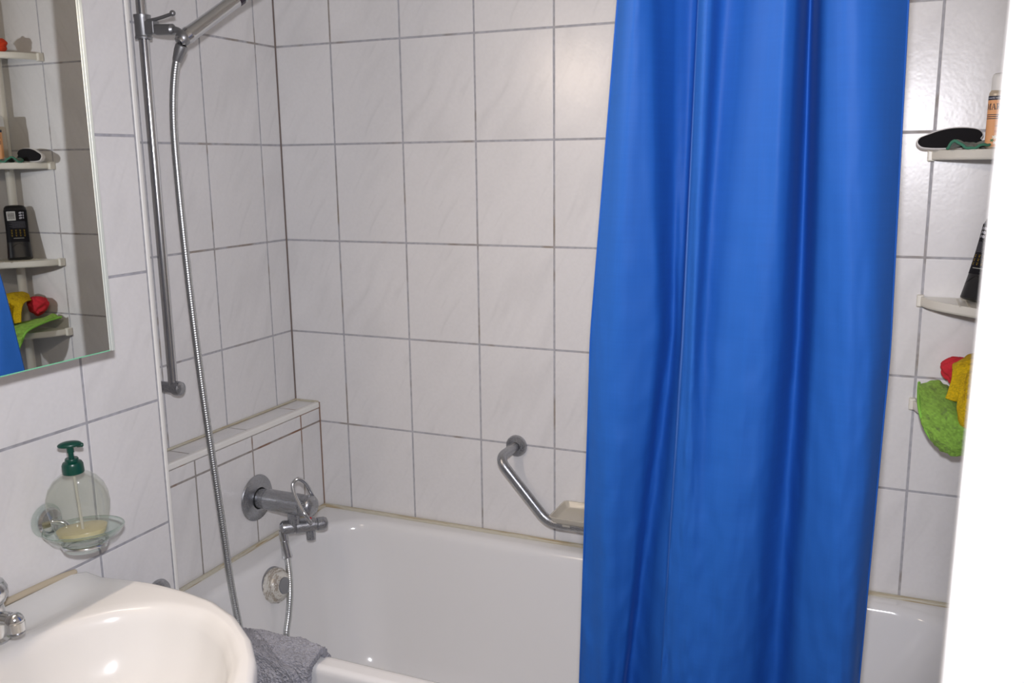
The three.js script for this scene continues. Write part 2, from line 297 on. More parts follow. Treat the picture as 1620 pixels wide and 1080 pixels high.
/* ---------- shower rail, holder, handset, hose ---------- */
{
  const RX = 0.055, RZ = 0.508, t = thing('shower_rail', 'upright chrome shower rail mounted in the tub niche left of the hose', 'shower rail', [0, 1.03, RZ]), L = (g) => g.translate(0, -1.03, -RZ);
  mesh('rail', L(rod(V(RX, 1.035, RZ), V(RX, 2.02, RZ), 0.0104)), chromeM, t);
  mesh('wall_mount', L(merged([rod(V(-0.004, 1.030, RZ), V(0.062, 1.030, RZ), 0.0125), lathe([[0.0125, 0.055], [0.0158, 0.060], [0.0165, 0.068], [0.0148, 0.076], [0.009, 0.080], [0, 0.081]], V(0, 1.030, RZ), V(1, 1.030, RZ))])), chromeDullM, t);
  mesh('wall_mount', L(merged([rod(V(-0.004, 2.025, RZ), V(0.062, 2.025, RZ), 0.0125), lathe([[0.0125, 0.055], [0.0158, 0.060], [0.0165, 0.068], [0.0148, 0.076], [0.009, 0.080], [0, 0.081]], V(0, 2.025, RZ), V(1, 2.025, RZ))])), chromeDullM, t);
  const holderM = std({ color: 0x9fa0a2, roughness: 0.38, metalness: 0.85 });
  const h = new THREE.Group(); h.name = 'slide_holder'; t.add(h);
  mesh('sleeve', L(lathe([[0.0118, -0.024], [0.0165, -0.024], [0.0175, -0.020], [0.0160, -0.017], [0.0160, 0.018], [0.0172, 0.020], [0.0172, 0.024], [0.0118, 0.024]], V(RX, 1.795, RZ), V(RX, 2.8, RZ))), holderM, h);
  mesh('clamp', L(merged([box(RX + 0.012, RX + 0.036, 1.779, 1.806, RZ - 0.010, RZ + 0.010, 0.003), rod(V(RX + 0.034, 1.788, RZ), V(RX + 0.082, 1.7855, RZ), 0.0112, 0.0112, 0.004)])), holderM, h);
  mesh('clamp_lever', L(merged([tube([V(RX + 0.016, 1.806, RZ + 0.002), V(RX + 0.045, 1.809, RZ + 0.002), V(RX + 0.082, 1.8155, RZ + 0.002)], 0.0036, 30, 10), ball(V(RX + 0.083, 1.8165, RZ + 0.002), 0.006)])), holderM, h);
  mesh('cradle', L(merged([tube([V(RX + 0.08, 1.786, RZ), V(RX + 0.093, 1.782, RZ), V(0.157, 1.773, RZ + 0.001)], 0.0065, 20, 12), ball(V(0.158, 1.768, RZ - 0.001), 0.0155, 1, 1.05, 0.95)])), holderM, h);

  const hp = V(0.158, 1.766, RZ), dir = V(0.045, 0.088, -0.115).normalize(), at = (d) => hp.clone().addScaledVector(dir, d);
  const hs = thing('shower_handset', 'chrome hand shower tilted upwards in the holder on the rail', 'shower head', hp.toArray()), LH = (g) => g.translate(-hp.x, -hp.y, -hp.z);
  mesh('handle', LH(lathe([[0, -0.012], [0.0105, -0.012], [0.0125, -0.006], [0.0158, 0.012], [0.0168, 0.014], [0.0168, 0.018], [0.0156, 0.020], [0.0150, 0.10], [0.0148, 0.152], [0, 0.152]], hp, at(1))), chromeM, hs);
  mesh('collar', LH(lathe([[0, 0.150], [0.0140, 0.150], [0.0155, 0.154], [0.0155, 0.166], [0.0135, 0.170], [0, 0.17]], hp, at(1), 10)), std({ color: 0x2a2130, roughness: 0.3 }), hs);
  const hd = at(0.20);
  mesh('spray_head', LH(merged([rod(at(0.165), at(0.215), 0.014, 0.018), lathe([[0, -0.014], [0.030, -0.012], [0.038, -0.004], [0.039, 0.006], [0.026, 0.018], [0.012, 0.024], [0, 0.025]], hd, hd.clone().add(V(-0.35, 0.75, 0.45)))])), chromeM, hs);

  const rib = dataTex(8, 8, (u) => 0.5 + 0.5 * Math.cos(u * Math.PI * 2), false, 420, 1);
  const hoseM = std({ color: 0xc9cccc, metalness: 1, roughness: 0.34, bumpMap: rib, bumpScale: 0.0003 });
  const hose = thing('shower_hose', 'silver shower hose hanging from the hand shower into the tub and up to the tap', 'hose', [0.15, 1.2, 0.52]), LO = (g) => g.translate(-0.15, -1.2, -0.52);
  const p = [V(0.152, 1.748, 0.511), V(0.142, 1.722, 0.514), V(0.131, 1.672, 0.5155), V(0.127, 1.60, 0.5195), V(0.129, 1.48, 0.522), V(0.1385, 1.268, 0.5245), V(0.1525, 1.05, 0.5255), V(0.166, 0.90, 0.5265), V(0.184, 0.72, 0.529), V(0.204, 0.555, 0.533), V(0.235, 0.42, 0.535), V(0.29, 0.27, 0.515), V(0.335, 0.206, 0.45), V(0.30, 0.205, 0.39), V(0.25, 0.24, 0.375), V(0.222, 0.34, 0.375), V(0.2235, 0.406, 0.385), V(0.218, 0.442, 0.366), V(0.2135, 0.491, 0.349), V(0.199, 0.529, 0.328), V(0.181, 0.564, 0.309)];
  mesh('hose', LO(tube(p, 0.0078, 320, 14)), hoseM, hose);
  mesh('hose_nut', LO(lathe([[0.0078, 0.036], [0.0092, 0.032], [0.0122, 0.012], [0.0122, 0.002], [0.010, 0.0]], hp.clone().add(V(-0.002, -0.012, 0.002)), V(0.138, 1.715, 0.514))), holderM, hose);
}

/* ---------- grab bar and soap dish ---------- */
{
  const t = thing('grab_bar', 'angled chrome grab bar on the back wall above the tub rim', 'grab bar', [0.668, 0.817, 0]), L = (g) => g.translate(-0.668, -0.817, 0);
  mesh('bar', L(bent([V(0.668, 0.817, 0.004), V(0.656, 0.808, 0.088), V(0.784, 0.662, 0.086), V(1.10, 0.662, 0.086), V(1.10, 0.662, 0.004)], 0.0122, 0.03, 200, 20)), chromeDullM, t);
  const ros = (x, y) => L(lathe([[0, 0], [0.0265, 0], [0.0275, 0.002], [0.0270, 0.008], [0.0245, 0.0115], [0.012, 0.0135]], V(x, y, 0), V(x, y, 1)));
  mesh('rosette', ros(0.668, 0.817), chromeDullM, t); mesh('rosette', ros(1.10, 0.662), chromeDullM, t);
  const s = thing('soap_dish', 'shallow cream plastic soap dish clipped behind the grab bar', 'soap dish', [0.885, 0.6755, 0.066]);
  const M = std({ color: 0xe9e5da, roughness: 0.25, transmission: 0.5, thickness: 0 }), R = [], rr = (d, y, r) => R.push(rrect(-0.088 + d, 0.088 - d, -0.060 + d, 0.060 - d, r, y * 0.62, 5, 4).reverse());
  rr(0.014, 0.000, 0.008); rr(0.008, 0.004, 0.010); rr(0.001, 0.026, 0.012); rr(0, 0.0275, 0.012); rr(0.003, 0.0285, 0.011); rr(0.0045, 0.0275, 0.010); rr(0.010, 0.008, 0.008); rr(0.016, 0.0055, 0.006); R.push(R[7].map((q) => V(0, 0.0055 * 0.62, 0)));
  R.unshift(R[0].map(() => V(0, 0, 0)));
  mesh('tray', grid(R, true), M, s);
  mesh('clip', [box(-0.06, -0.04, -0.012, 0.002, 0.032, 0.036, 0.001), box(0.04, 0.06, -0.012, 0.002, 0.032, 0.036, 0.001)], M, s);
}

/* ---------- washbasin and tap ---------- */
const BZ = 1.2, BX = 0.50;
{
  const t = thing('washbasin', 'white ceramic washbasin on the sink wall under the mirror cabinet', 'washbasin', [SX, 0.80, BZ]);
  const out = [[.2275, 1.452], [.2275, 1.2], [.2275, .955], [.238, .938], [.30, .922], [.37, .914], [.44, .916], [.513, .927], [.583, .956], [.651, 1.003], [.70, 1.052], [.738, 1.106], [.765, 1.16], [.772, 1.2]];
  const inn = [[.325, 1.2], [.327, 1.16], [.333, 1.117], [.347, 1.065], [.385, 1.008], [.445, .968], [.528, .964], [.607, 1.0], [.668, 1.056], [.705, 1.113], [.722, 1.16], [.727, 1.2]];
  const N = 96, rad = (poly, th) => { // distance from the centre to an outline, by angle measured from the wall side
    const d = [-Math.cos(th), -Math.sin(th)]; let best = 0.2;
    for (let i = 0; i < poly.length - 1; i++) {
      const [ax, az] = [poly[i][0] - BX, poly[i][1] - BZ], [bx, bz] = [poly[i + 1][0] - BX, poly[i + 1][1] - BZ], ex = bx - ax, ez = bz - az, den = d[0] * ez - d[1] * ex; if (Math.abs(den) < 1e-9) continue;
      const s = (ax * ez - az * ex) / den, q = (ax * d[1] - az * d[0]) / den; if (s > 0 && q >= -1e-6 && q <= 1 + 1e-6) best = s;
    } return best;
  };
  const half = (poly) => { const a = []; for (let i = 0; i <= N / 2; i++) a.push(rad(poly, Math.min(i / (N / 2) * Math.PI, Math.PI - 1e-4) + 5e-5)); const f = [...a, ...a.slice(1, -1).reverse()]; return f; };
  const sm = (a, k) => { let r = a.slice(); for (let q = 0; q < k; q++) r = r.map((v, i) => (r[(i + N - 1) % N] + 2 * v + r[(i + 1) % N]) / 4); return r; };
  const O = half(out), I = sm(half(inn), 2);
  const ring = (fr, fy) => { const row = []; for (let i = 0; i < N; i++) { const th = i / N * Math.PI * 2, r = fr(i), x = BX - Math.cos(th) * r, z = BZ - Math.sin(th) * r; row.push(V(Math.max(x, SX + 0.0015) - SX, fy(x, z, i) - 0.80, z - BZ)); } return row; };
  const back = (x) => 1 - smooth(SX, SX + 0.05, x), T = 0.808;
  const deckDip = (x, z) => { const d = Math.exp(-Math.pow((x - 0.286) / 0.024, 2)) * (1 - smooth(0.16, 0.25, Math.abs(z - BZ))) * smooth(0.06, 0.10, Math.abs(z - BZ)); return d * 0.014; };
  const top = (x, z) => T + back(x) * 0.016 * (1 - Math.pow(Math.abs(z - BZ) / 0.3, 2) * 0.3) - deckDip(x, z);
  const R = [];
  R.push(ring((i) => 0.02, () => 0.60)); R.push(ring((i) => O[i] * 0.40, () => 0.605)); R.push(ring((i) => O[i] * 0.62, () => 0.645)); R.push(ring((i) => O[i] * 0.82, () => 0.70)); R.push(ring((i) => O[i] * 0.94, () => 0.735));
  R.push(ring((i) => O[i] - 0.006, () => 0.752)); R.push(ring((i) => O[i] - 0.002, () => 0.765)); R.push(ring((i) => O[i], (x, z) => top(x, z) - 0.018)); R.push(ring((i) => O[i] - 0.0015, (x, z) => top(x, z) - 0.008)); R.push(ring((i) => O[i] - 0.005, (x, z) => top(x, z) - 0.0025)); R.push(ring((i) => O[i] - 0.011, (x, z) => top(x, z)));
  for (let k = 1; k <= 6; k++) { const f = k / 7; R.push(ring((i) => (O[i] - 0.011) * (1 - f) + (I[i] + 0.003) * f, (x, z) => top(x, z) - Math.pow(f, 3) * 0.001)); }
  R.push(ring((i) => I[i] + 0.003, (x, z) => top(x, z) - 0.0015)); R.push(ring((i) => I[i] - 0.004, (x, z) => T - 0.005)); R.push(ring((i) => I[i] - 0.010, () => T - 0.013)); R.push(ring((i) => I[i] - 0.016, () => T - 0.026));
  R.push(ring((i) => I[i] * 0.90, () => 0.750)); R.push(ring((i) => I[i] * 0.83, () => 0.718)); R.push(ring((i) => I[i] * 0.72, () => 0.690)); R.push(ring((i) => I[i] * 0.55, () => 0.674)); R.push(ring((i) => I[i] * 0.36, () => 0.669)); R.push(ring((i) => I[i] * 0.16, () => 0.667)); R.push(ring(() => 0.020, () => 0.666));
  mesh('basin', grid(R, true), ceramicM, t);
  mesh('drain', [lathe([[0, 0.0], [0.02, 0.0], [0.0225, 0.002], [0.031, 0.004], [0.033, 0.002], [0.033, 0]], V(BX - SX, 0.664 - 0.80, 0), V(BX - SX, 1.7, 0))], chromeM, t);
  const b = []; for (let k = 0; k <= 24; k++) { const z = 0.957 + (1.443 - 0.957) * k / 24; b.push(V(0.0035, top(SX, z) - 0.80 + 0.0015 - 0.004 * Math.pow(Math.abs(z - BZ) / 0.243, 8), z - BZ)); }
  mesh('silicone_seal', tube(b, 0.0056, 60, 10), std({ color: 0xc9bca4, roughness: 0.5 }), t);

  const p = V(0.287, 0.806, 1.159), tp = thing('basin_tap', 'chrome single-hole tap standing on the washbasin deck', 'tap', p.toArray()), L = (g) => g.translate(-p.x, -p.y, -p.z);
  mesh('body', L(lathe([[0, 0], [0.027, 0], [0.027, 0.004], [0.0225, 0.008], [0.0215, 0.05], [0.020, 0.058], [0, 0.06]], p, p.clone().add(V(0, 1, 0)))), chromeM, tp);
  mesh('spout', L(merged([bent([V(0.287, 0.838, 1.159), V(0.325, 0.853, 1.163), V(0.352, 0.857, 1.168)], 0.0105, 0.015, 40, 18), ball(V(0.353, 0.856, 1.168), 0.0132), rod(V(0.354, 0.856, 1.168), V(0.3555, 0.838, 1.168), 0.0130, 0.0118, 0.002)])), chromeM, tp);
  mesh('aerator', L(rod(V(0.3555, 0.839, 1.168), V(0.356, 0.834, 1.168), 0.0108)), chromeDullM, tp);
  mesh('handle', L(lathe([[0, 0.056], [0.016, 0.056], [0.024, 0.062], [0.0285, 0.072], [0.0285, 0.084], [0.024, 0.094], [0.014, 0.1], [0, 0.101]], p, p.clone().add(V(0, 1, 0)), 20)), chromeM, tp);
}
{ // half hidden chrome cover on the wall behind the washbasin
  const t = thing('wall_rosette', 'small chrome wall cover peeking above the washbasin edge by the trim', 'pipe cover', [SX, 0.691, 0.772]);
  mesh('cover', lathe([[0, 0], [0.029, 0], [0.030, 0.003], [0.028, 0.008], [0.020, 0.013], [0.010, 0.015]], V(0, 0, 0), V(1, 0, 0)), chromeDullM, t);
  mesh('valve_stem', rod(V(0.012, 0, 0), V(0.045, 0, 0), 0.010), chromeDullM, t);
}

/* ---------- mirror cabinet and its lamp ---------- */
{
  const z0 = 0.947, z1 = 1.46, y0 = 1.224, y1 = 1.80, xf = 0.366, t = thing('mirror_cabinet', 'wall cabinet with a mirror front above the washbasin, reflecting the corner shelf', 'mirror cabinet', [SX, y0, z0]), L = (g) => g.translate(-SX, -y0, -z0);
  mesh('carcass', L(box(SX + 0.0005, xf - 0.006, y0 + 0.001, y1, z0 + 0.001, z1, 0.001)), std({ color: 0xe8e6e0, roughness: 0.4 }), t);
  mesh('mirror_pane', L(box(xf - 0.0055, xf, y0 + 0.0014, y1, z0 + 0.0105, z1)), std({ color: 0xdfe2df, metalness: 1, roughness: 0.0 }), t);
  mesh('glass_edge', L(box(xf - 0.0055, xf + 0.0002, y0, y0 + 0.0015, z0 + 0.0105, z1)), std({ color: 0x7fd6a8, roughness: 0.2 }), t);
  mesh('edge_strip', L(merged([box(xf - 0.0058, xf + 0.0012, y0 - 0.0005, y1, z0, z0 + 0.0062, 0.0008), box(xf - 0.0058, xf + 0.0006, y0, y1, z0 + 0.0062, z0 + 0.0105, 0.0006)])), std({ color: 0xcdd4cf, roughness: 0.3, metalness: 0.15 }), t);

  const lamp = thing('mirror_lamp', 'warm white tube lamp along the top front edge of the mirror cabinet', 'lamp', LAMP_AT.toArray());
  const tilt = -0.55;                                   // looks forward and down
  mesh('housing', new RoundedBoxGeometry(0.026, 0.044, 0.47, 3, 0.004).translate(-0.016, 0, 0).rotateZ(tilt), std({ color: 0xe9e7e1, roughness: 0.4 }), lamp);
  mesh('lamp_arm', [box(-0.10, -0.012, 0.012, 0.022, -0.15, -0.13, 0.002), box(-0.10, -0.012, 0.012, 0.022, 0.13, 0.15, 0.002), box(-0.10, -0.085, -0.0345, 0.022, -0.15, 0.15, 0.002)], chromeM, lamp);
  mesh('diffuser', new RoundedBoxGeometry(0.010, 0.032, 0.45, 3, 0.004).translate(-0.004, 0, 0).rotateZ(tilt), std({ color: 0xfff3dc, roughness: 0.4, emissive: 0xffdcb0, emissiveIntensity: 5 }), lamp);
  const l = new THREE.RectAreaLight(0xffead6, LAMP_POWER, 0.44, 0.030); l.castShadow = true;
  const n = V(Math.cos(tilt), Math.sin(tilt), 0); l.position.copy(n.clone().multiplyScalar(0.004));
  l.quaternion.setFromRotationMatrix(new THREE.Matrix4().makeBasis(V(0, 0, 1), n.clone().negate().cross(V(0, 0, 1)), n.clone().negate())); lamp.add(l);
}
{ // the flash itself
  const f = thing('camera_flash', 'compact flash unit held above the lens in the doorway', 'flash', FLASH_AT.toArray());
  const q = camera.quaternion; f.quaternion.copy(q);
  mesh('housing', new RoundedBoxGeometry(0.068, 0.034, 0.04, 3, 0.004).translate(0, 0, 0.032), std({ color: 0x18181a, roughness: 0.6 }), f);
  mesh('flash_window', new RoundedBoxGeometry(0.05, 0.026, 0.004, 2, 0.0015).translate(0, 0, 0.0115), std({ color: 0xffffff, roughness: 0.3, emissive: 0xf8f7ff, emissiveIntensity: 4 }), f);
}

/* ---------- soap dispenser on its holder ---------- */
{
  const c = V(0.290, 0.897, 0.978), t = thing('glass_dish_holder', 'clear glass dish in a chrome wall holder above the washbasin', 'soap dish', c.toArray());
  const glassM = std({ color: 0xffffff, roughness: 0.03, transmission: 1, thickness: 0, ior: 1.5 }); glassM.color.set(0xf2f7f4);
  const prof = [[0.0, -0.008], [0.030, -0.0085], [0.033, -0.006], [0.0335, 0.0], [0.042, 0.001], [0.054, 0.008], [0.0625, 0.018], [0.0640, 0.0215], [0.0625, 0.0235], [0.0600, 0.0215], [0.051, 0.0125], [0.040, 0.0062], [0.030, 0.0052], [0.0, 0.0052]];
  const g = crease(new THREE.LatheGeometry(prof.map((q) => new THREE.Vector2(q[0], q[1])), 64)).scale(1.0, 1, 0.80).rotateY(0.78);
  mesh('dish', g, glassM, t);
  const solidM = std({ color: 0xf4faf7, roughness: 0.04, transmission: 1, thickness: 0.004, ior: 1.3 });
  mesh('dish_rim', new THREE.TorusGeometry(0.0622, 0.0017, 10, 72).rotateX(Math.PI / 2).translate(0, 0.0215, 0).scale(1, 1, 0.8).rotateY(0.78), solidM, t);
  mesh('dish_foot', crease(new THREE.LatheGeometry([[0.0325, -0.013], [0.0345, -0.012], [0.0345, -0.004], [0.0325, -0.003], [0.031, -0.008], [0.0325, -0.013]].map((q) => new THREE.Vector2(q[0], q[1])), 56)), solidM, t);
  const hz = 0.999 - c.z, hy = 0.931 - c.y, wx = SX - c.x;
  const h = new THREE.Group(); h.name = 'wall_holder'; t.add(h);
  mesh('glass_rim', lathe([[0, 0], [0.0275, 0], [0.0290, 0.003], [0.0275, 0.007], [0.024, 0.009], [0, 0.009]], V(wx, hy, hz), V(1, hy, hz)), glassM, h);
  mesh('rosette', lathe([[0, 0.0092], [0.0225, 0.0092], [0.0230, 0.012], [0.020, 0.017], [0.010, 0.020], [0, 0.021]], V(wx, hy, hz), V(1, hy, hz)), chromeM, h);
  mesh('holder_arm', [tube([V(wx + 0.018, hy, hz), V(wx + 0.032, hy - 0.006, hz - 0.012), V(-0.026, -0.0035, 0.0)], 0.005, 30, 12), new THREE.TorusGeometry(0.0355, 0.0028, 10, 48).rotateX(Math.PI / 2).translate(0, -0.0035, 0)], chromeM, h);

  const b0 = V(0.296, 0.9075, 0.986), b = thing('soap_dispenser', 'clear plastic soap bottle with a dark green pump, nearly empty, in the glass dish', 'soap dispenser', b0.toArray());
  b.rotation.set(0.045, 0, 0); b.scale.set(1, 1.01, 1); const ang = 0.82; // broad side turned out of the corner
  const orient = (g2) => g2.rotateY(ang);
  const sec = (w, d, y, n = 48) => { const r = []; for (let i = 0; i < n; i++) { const a = -i / n * Math.PI * 2, ca = Math.cos(a), sa = Math.sin(a), e = 0.86; r.push(V(Math.sign(ca) * Math.pow(Math.abs(ca), e) * w, y, Math.sign(sa) * Math.pow(Math.abs(sa), e) * d)); } return r; };
  const shape = [[0.030, 0.0195, 0.0], [0.0345, 0.0225, 0.0015], [0.0375, 0.025, 0.006], [0.0415, 0.027, 0.02], [0.0470, 0.029, 0.042], [0.0490, 0.0295, 0.058], [0.0475, 0.0285, 0.075], [0.0420, 0.0265, 0.090], [0.0330, 0.0235, 0.102], [0.0230, 0.0190, 0.1095], [0.0155, 0.0150, 0.113], [0.0140, 0.0140, 0.1145], [0.0140, 0.0140, 0.119]];
  const rowsO = shape.map((s) => sec(s[0], s[1], s[2])); rowsO.unshift(rowsO[0].map(() => V(0, 0.0005, 0)));
  const wall = 0.0014, rowsI = shape.map((s) => sec(Math.max(s[0] - wall, 0.002), Math.max(s[1] - wall, 0.002), Math.max(s[2], wall))).reverse(); rowsI.push(rowsI[rowsI.length - 1].map(() => V(0, wall, 0)));
  const haze = std({ color: 0xf1f3ef, roughness: 0.05, transmission: 0.95, thickness: 0, ior: 1.45 });
  mesh('bottle', orient(grid([...rowsO], true)), haze, b);
  const at = (y) => { for (let i = 0; i < shape.length - 1; i++) if (y <= shape[i + 1][2]) { const f = (y - shape[i][2]) / (shape[i + 1][2] - shape[i][2]); return [shape[i][0] + (shape[i + 1][0] - shape[i][0]) * f, shape[i][1] + (shape[i + 1][1] - shape[i][1]) * f]; } return [0.01, 0.01]; };
  const liq = []; liq.push(sec(0.0005, 0.0005, 0.0016)); for (const y of [0.0017, 0.004, 0.008, 0.012, 0.0155]) { const [w, d] = at(y); liq.push(sec(w - 0.0011, d - 0.0011, y)); } liq.push(sec(0.0005, 0.0005, 0.0157));
  mesh('liquid_soap', orient(grid(liq, true)), std({ color: 0xeadcae, roughness: 0.18, transmission: 0.25, thickness: 0 }), b);
  mesh('dip_tube', tube([V(0.0, 0.118, 0), V(0.001, 0.06, 0), V(0.006, 0.004, 0.003)], 0.0024, 20, 10), std({ color: 0xe6e3d8, roughness: 0.4, transmission: 0.4, thickness: 0 }), b);
  const green = std({ color: 0x064539, roughness: 0.3 });
  const pump = new THREE.Group(); pump.name = 'pump'; b.add(pump);
  mesh('pump_collar', crease(new THREE.LatheGeometry([[0, 0.113], [0.0165, 0.113], [0.0168, 0.116], [0.0165, 0.127], [0.0145, 0.131], [0.0105, 0.133], [0.0105, 0.1365], [0.0095, 0.138], [0, 0.138]].map((q) => new THREE.Vector2(...q)), 40)), green, pump);
  mesh('pump_stem', crease(new THREE.LatheGeometry([[0, 0.137], [0.0042, 0.137], [0.0042, 0.147], [0.0056, 0.1475], [0.0056, 0.157], [0, 0.157]].map((q) => new THREE.Vector2(...q)), 28)), green, pump);
  const head = new THREE.SphereGeometry(1, 40, 24).scale(0.0185, 0.0062, 0.0115).translate(0.0, 0.1605, 0); { const P = head.attributes.position; for (let i = 0; i < P.count; i++) if (P.getY(i) < 0.158) P.setY(i, 0.158 - (0.158 - P.getY(i)) * 0.35); head.computeVertexNormals(); }
  mesh('pump_head', merged([orient(head), orient(rod(V(0.010, 0.1585, 0), V(0.0205, 0.157, 0), 0.0042, 0.0036).toNonIndexed?.() ?? head)]), green, pump);
}

/* ---------- shower curtain ---------- */
{
  const top = [1.110, 1.136, 1.164, 1.199, 1.2275, 1.232, 1.249, 1.276, 1.334, 1.366, 1.385, 1.401, 1.434, 1.472, 1.510];
  const mid = [1.0535, 1.0925, 1.161, 1.189, 1.205, 1.212, 1.228, 1.249, 1.318, 1.3585, 1.387, 1.4145, 1.458, 1.495, 1.518];
  const bot = [1.019, 1.064, 1.101, 1.122, 1.169, 1.176, 1.206, 1.246, 1.2795, 1.326, 1.368, 1.4095, 1.459, 1.491, 1.505];
  const dT = [-0.004, 0.028, 0.006, -0.05, -0.06, 0.016, 0.032, -0.006, 0.026, 0.018, -0.072, 0.000, 0.030, 0.014, -0.042];
  const dB = [-0.012, 0.014, -0.012, -0.055, -0.006, 0.012, 0.020, 0.022, 0.024, -0.004, -0.065, -0.010, 0.026, 0.018, -0.030];
  const nu = 340, nv = 200, y0 = 0.30, y1 = 1.985, rows = [], w1 = noise2(71, 24, 24), w2 = noise2(73, 50, 50), w3 = noise2(75, 12, 40), w4 = noise2(77, 44, 16), w5 = noise2(79, 64, 64);
  for (let j = 0; j <= nv; j++) {
    const y = y0 + (y1 - y0) * j / nv, row = [];
    const f = (y - 0.60) / (1.738 - 0.60), zc = y > 1.235 ? 0.585 + (y - 1.235) * 0.112 : 0.585 - (1.235 - y) * 0.085, fc = Math.max(-0.1, Math.min(1.12, f));
    const q = (a, b, c) => { const m = (1.235 - 0.60) / (1.738 - 0.60); return f < m ? a + (b - a) * (fc / m) : b + (c - b) * ((fc - m) / (1 - m)); };
    const wt = smooth(0.0, 1, f);
    for (let i = 0; i <= nu; i++) {
      const u = i / nu, xs = q(cr(bot, u), cr(mid, u), cr(top, u)), dd = cr(dB, u) * (1 - wt) + cr(dT, u) * wt;
      const wr = (w1(u * 24, y * 6 + u * 5) - 0.5) * 0.006 * (1.2 - wt) + (w2(u * 50 + y * 9, y * 20) - 0.5) * 0.0036 * (1.1 - wt) + (w3(u * 12, y * 24) - 0.5) * 0.002 * (1.1 - wt) + (w4(u * 30 + y * 1.1, y * 1.6) - 0.5) * 0.0065 + (w5(u * 40 - y * 14, y * 26 + u * 9) - 0.5) * 0.0026 * (1.1 - wt * 0.8);
      const d = dd + wr + 0.02, k = (1.525 - xs) / (2.018 - zc);
      row.push(V(xs + d * k * 0.9, y, zc + d));
    }
    rows.push(row);
  }
  const g = grid(rows); { const uv = g.attributes.uv; for (let i = 0; i < uv.count; i++) uv.setXY(i, uv.getX(i) * 0.9, uv.getY(i) * 1.7); }
  const weave = dataTex(256, 256, (u, v) => { const a = Math.sin(u * Math.PI * 2 * 32), b = Math.sin(v * Math.PI * 2 * 32); return 0.5 + 0.25 * a * (b > 0 ? 1 : 0.4) + 0.25 * b; }, false, 24, 24);
  const slub = (() => { const a = noise2(81, 220, 6), b = noise2(83, 6, 220); return dataTex(512, 512, (u, v) => { const k = 0.98 + 0.02 * (a(u * 220, v * 6) + b(u * 6, v * 220)); return [0.13 * k, 0.365 * k, 0.70 * k]; }, true, 2.2, 2.2); })();
  const cm = std({ map: slub, roughness: 0.6, side: THREE.DoubleSide, bumpMap: weave, bumpScale: 0.00005, sheen: 0.35, sheenColor: new THREE.Color(0.25, 0.45, 0.95), sheenRoughness: 0.4, specularIntensity: 0.5 });
  const t = thing('shower_curtain', 'bright blue shower curtain hanging in soft vertical folds in front of the tub', 'shower curtain', [1.3, 1.985, 0.65]);
  mesh('cloth', g.translate(-1.3, -1.985, -0.65), cm, t);
  const edge = (i) => tube(rows.filter((_, j) => j % 10 === 0).map((r) => r[i].clone().sub(V(1.3, 1.985, 0.65))), 0.0016, 120, 8);
  mesh('hem', edge(0), cm, t); mesh('hem', edge(nu), cm, t);
  const rodT = thing('curtain_rod', 'white curtain rod spanning the tub above the blue curtain', 'curtain rod', [0.9, 2.03, 0.672]);
  mesh('rod', rod(V(0.002 - 0.9, 0, 0), V(XR - 0.002 - 0.9, 0, 0), 0.0125), whitePlasticM, rodT);
  for (let k = 0; k < 8; k++) { const r = mesh('curtain_ring', new THREE.TorusGeometry(0.026, 0.0022, 8, 32).rotateY(Math.PI / 2), whitePlasticM, rodT); r.position.set(1.14 - 0.9 + k * 0.051, -0.022, -0.004); }
}

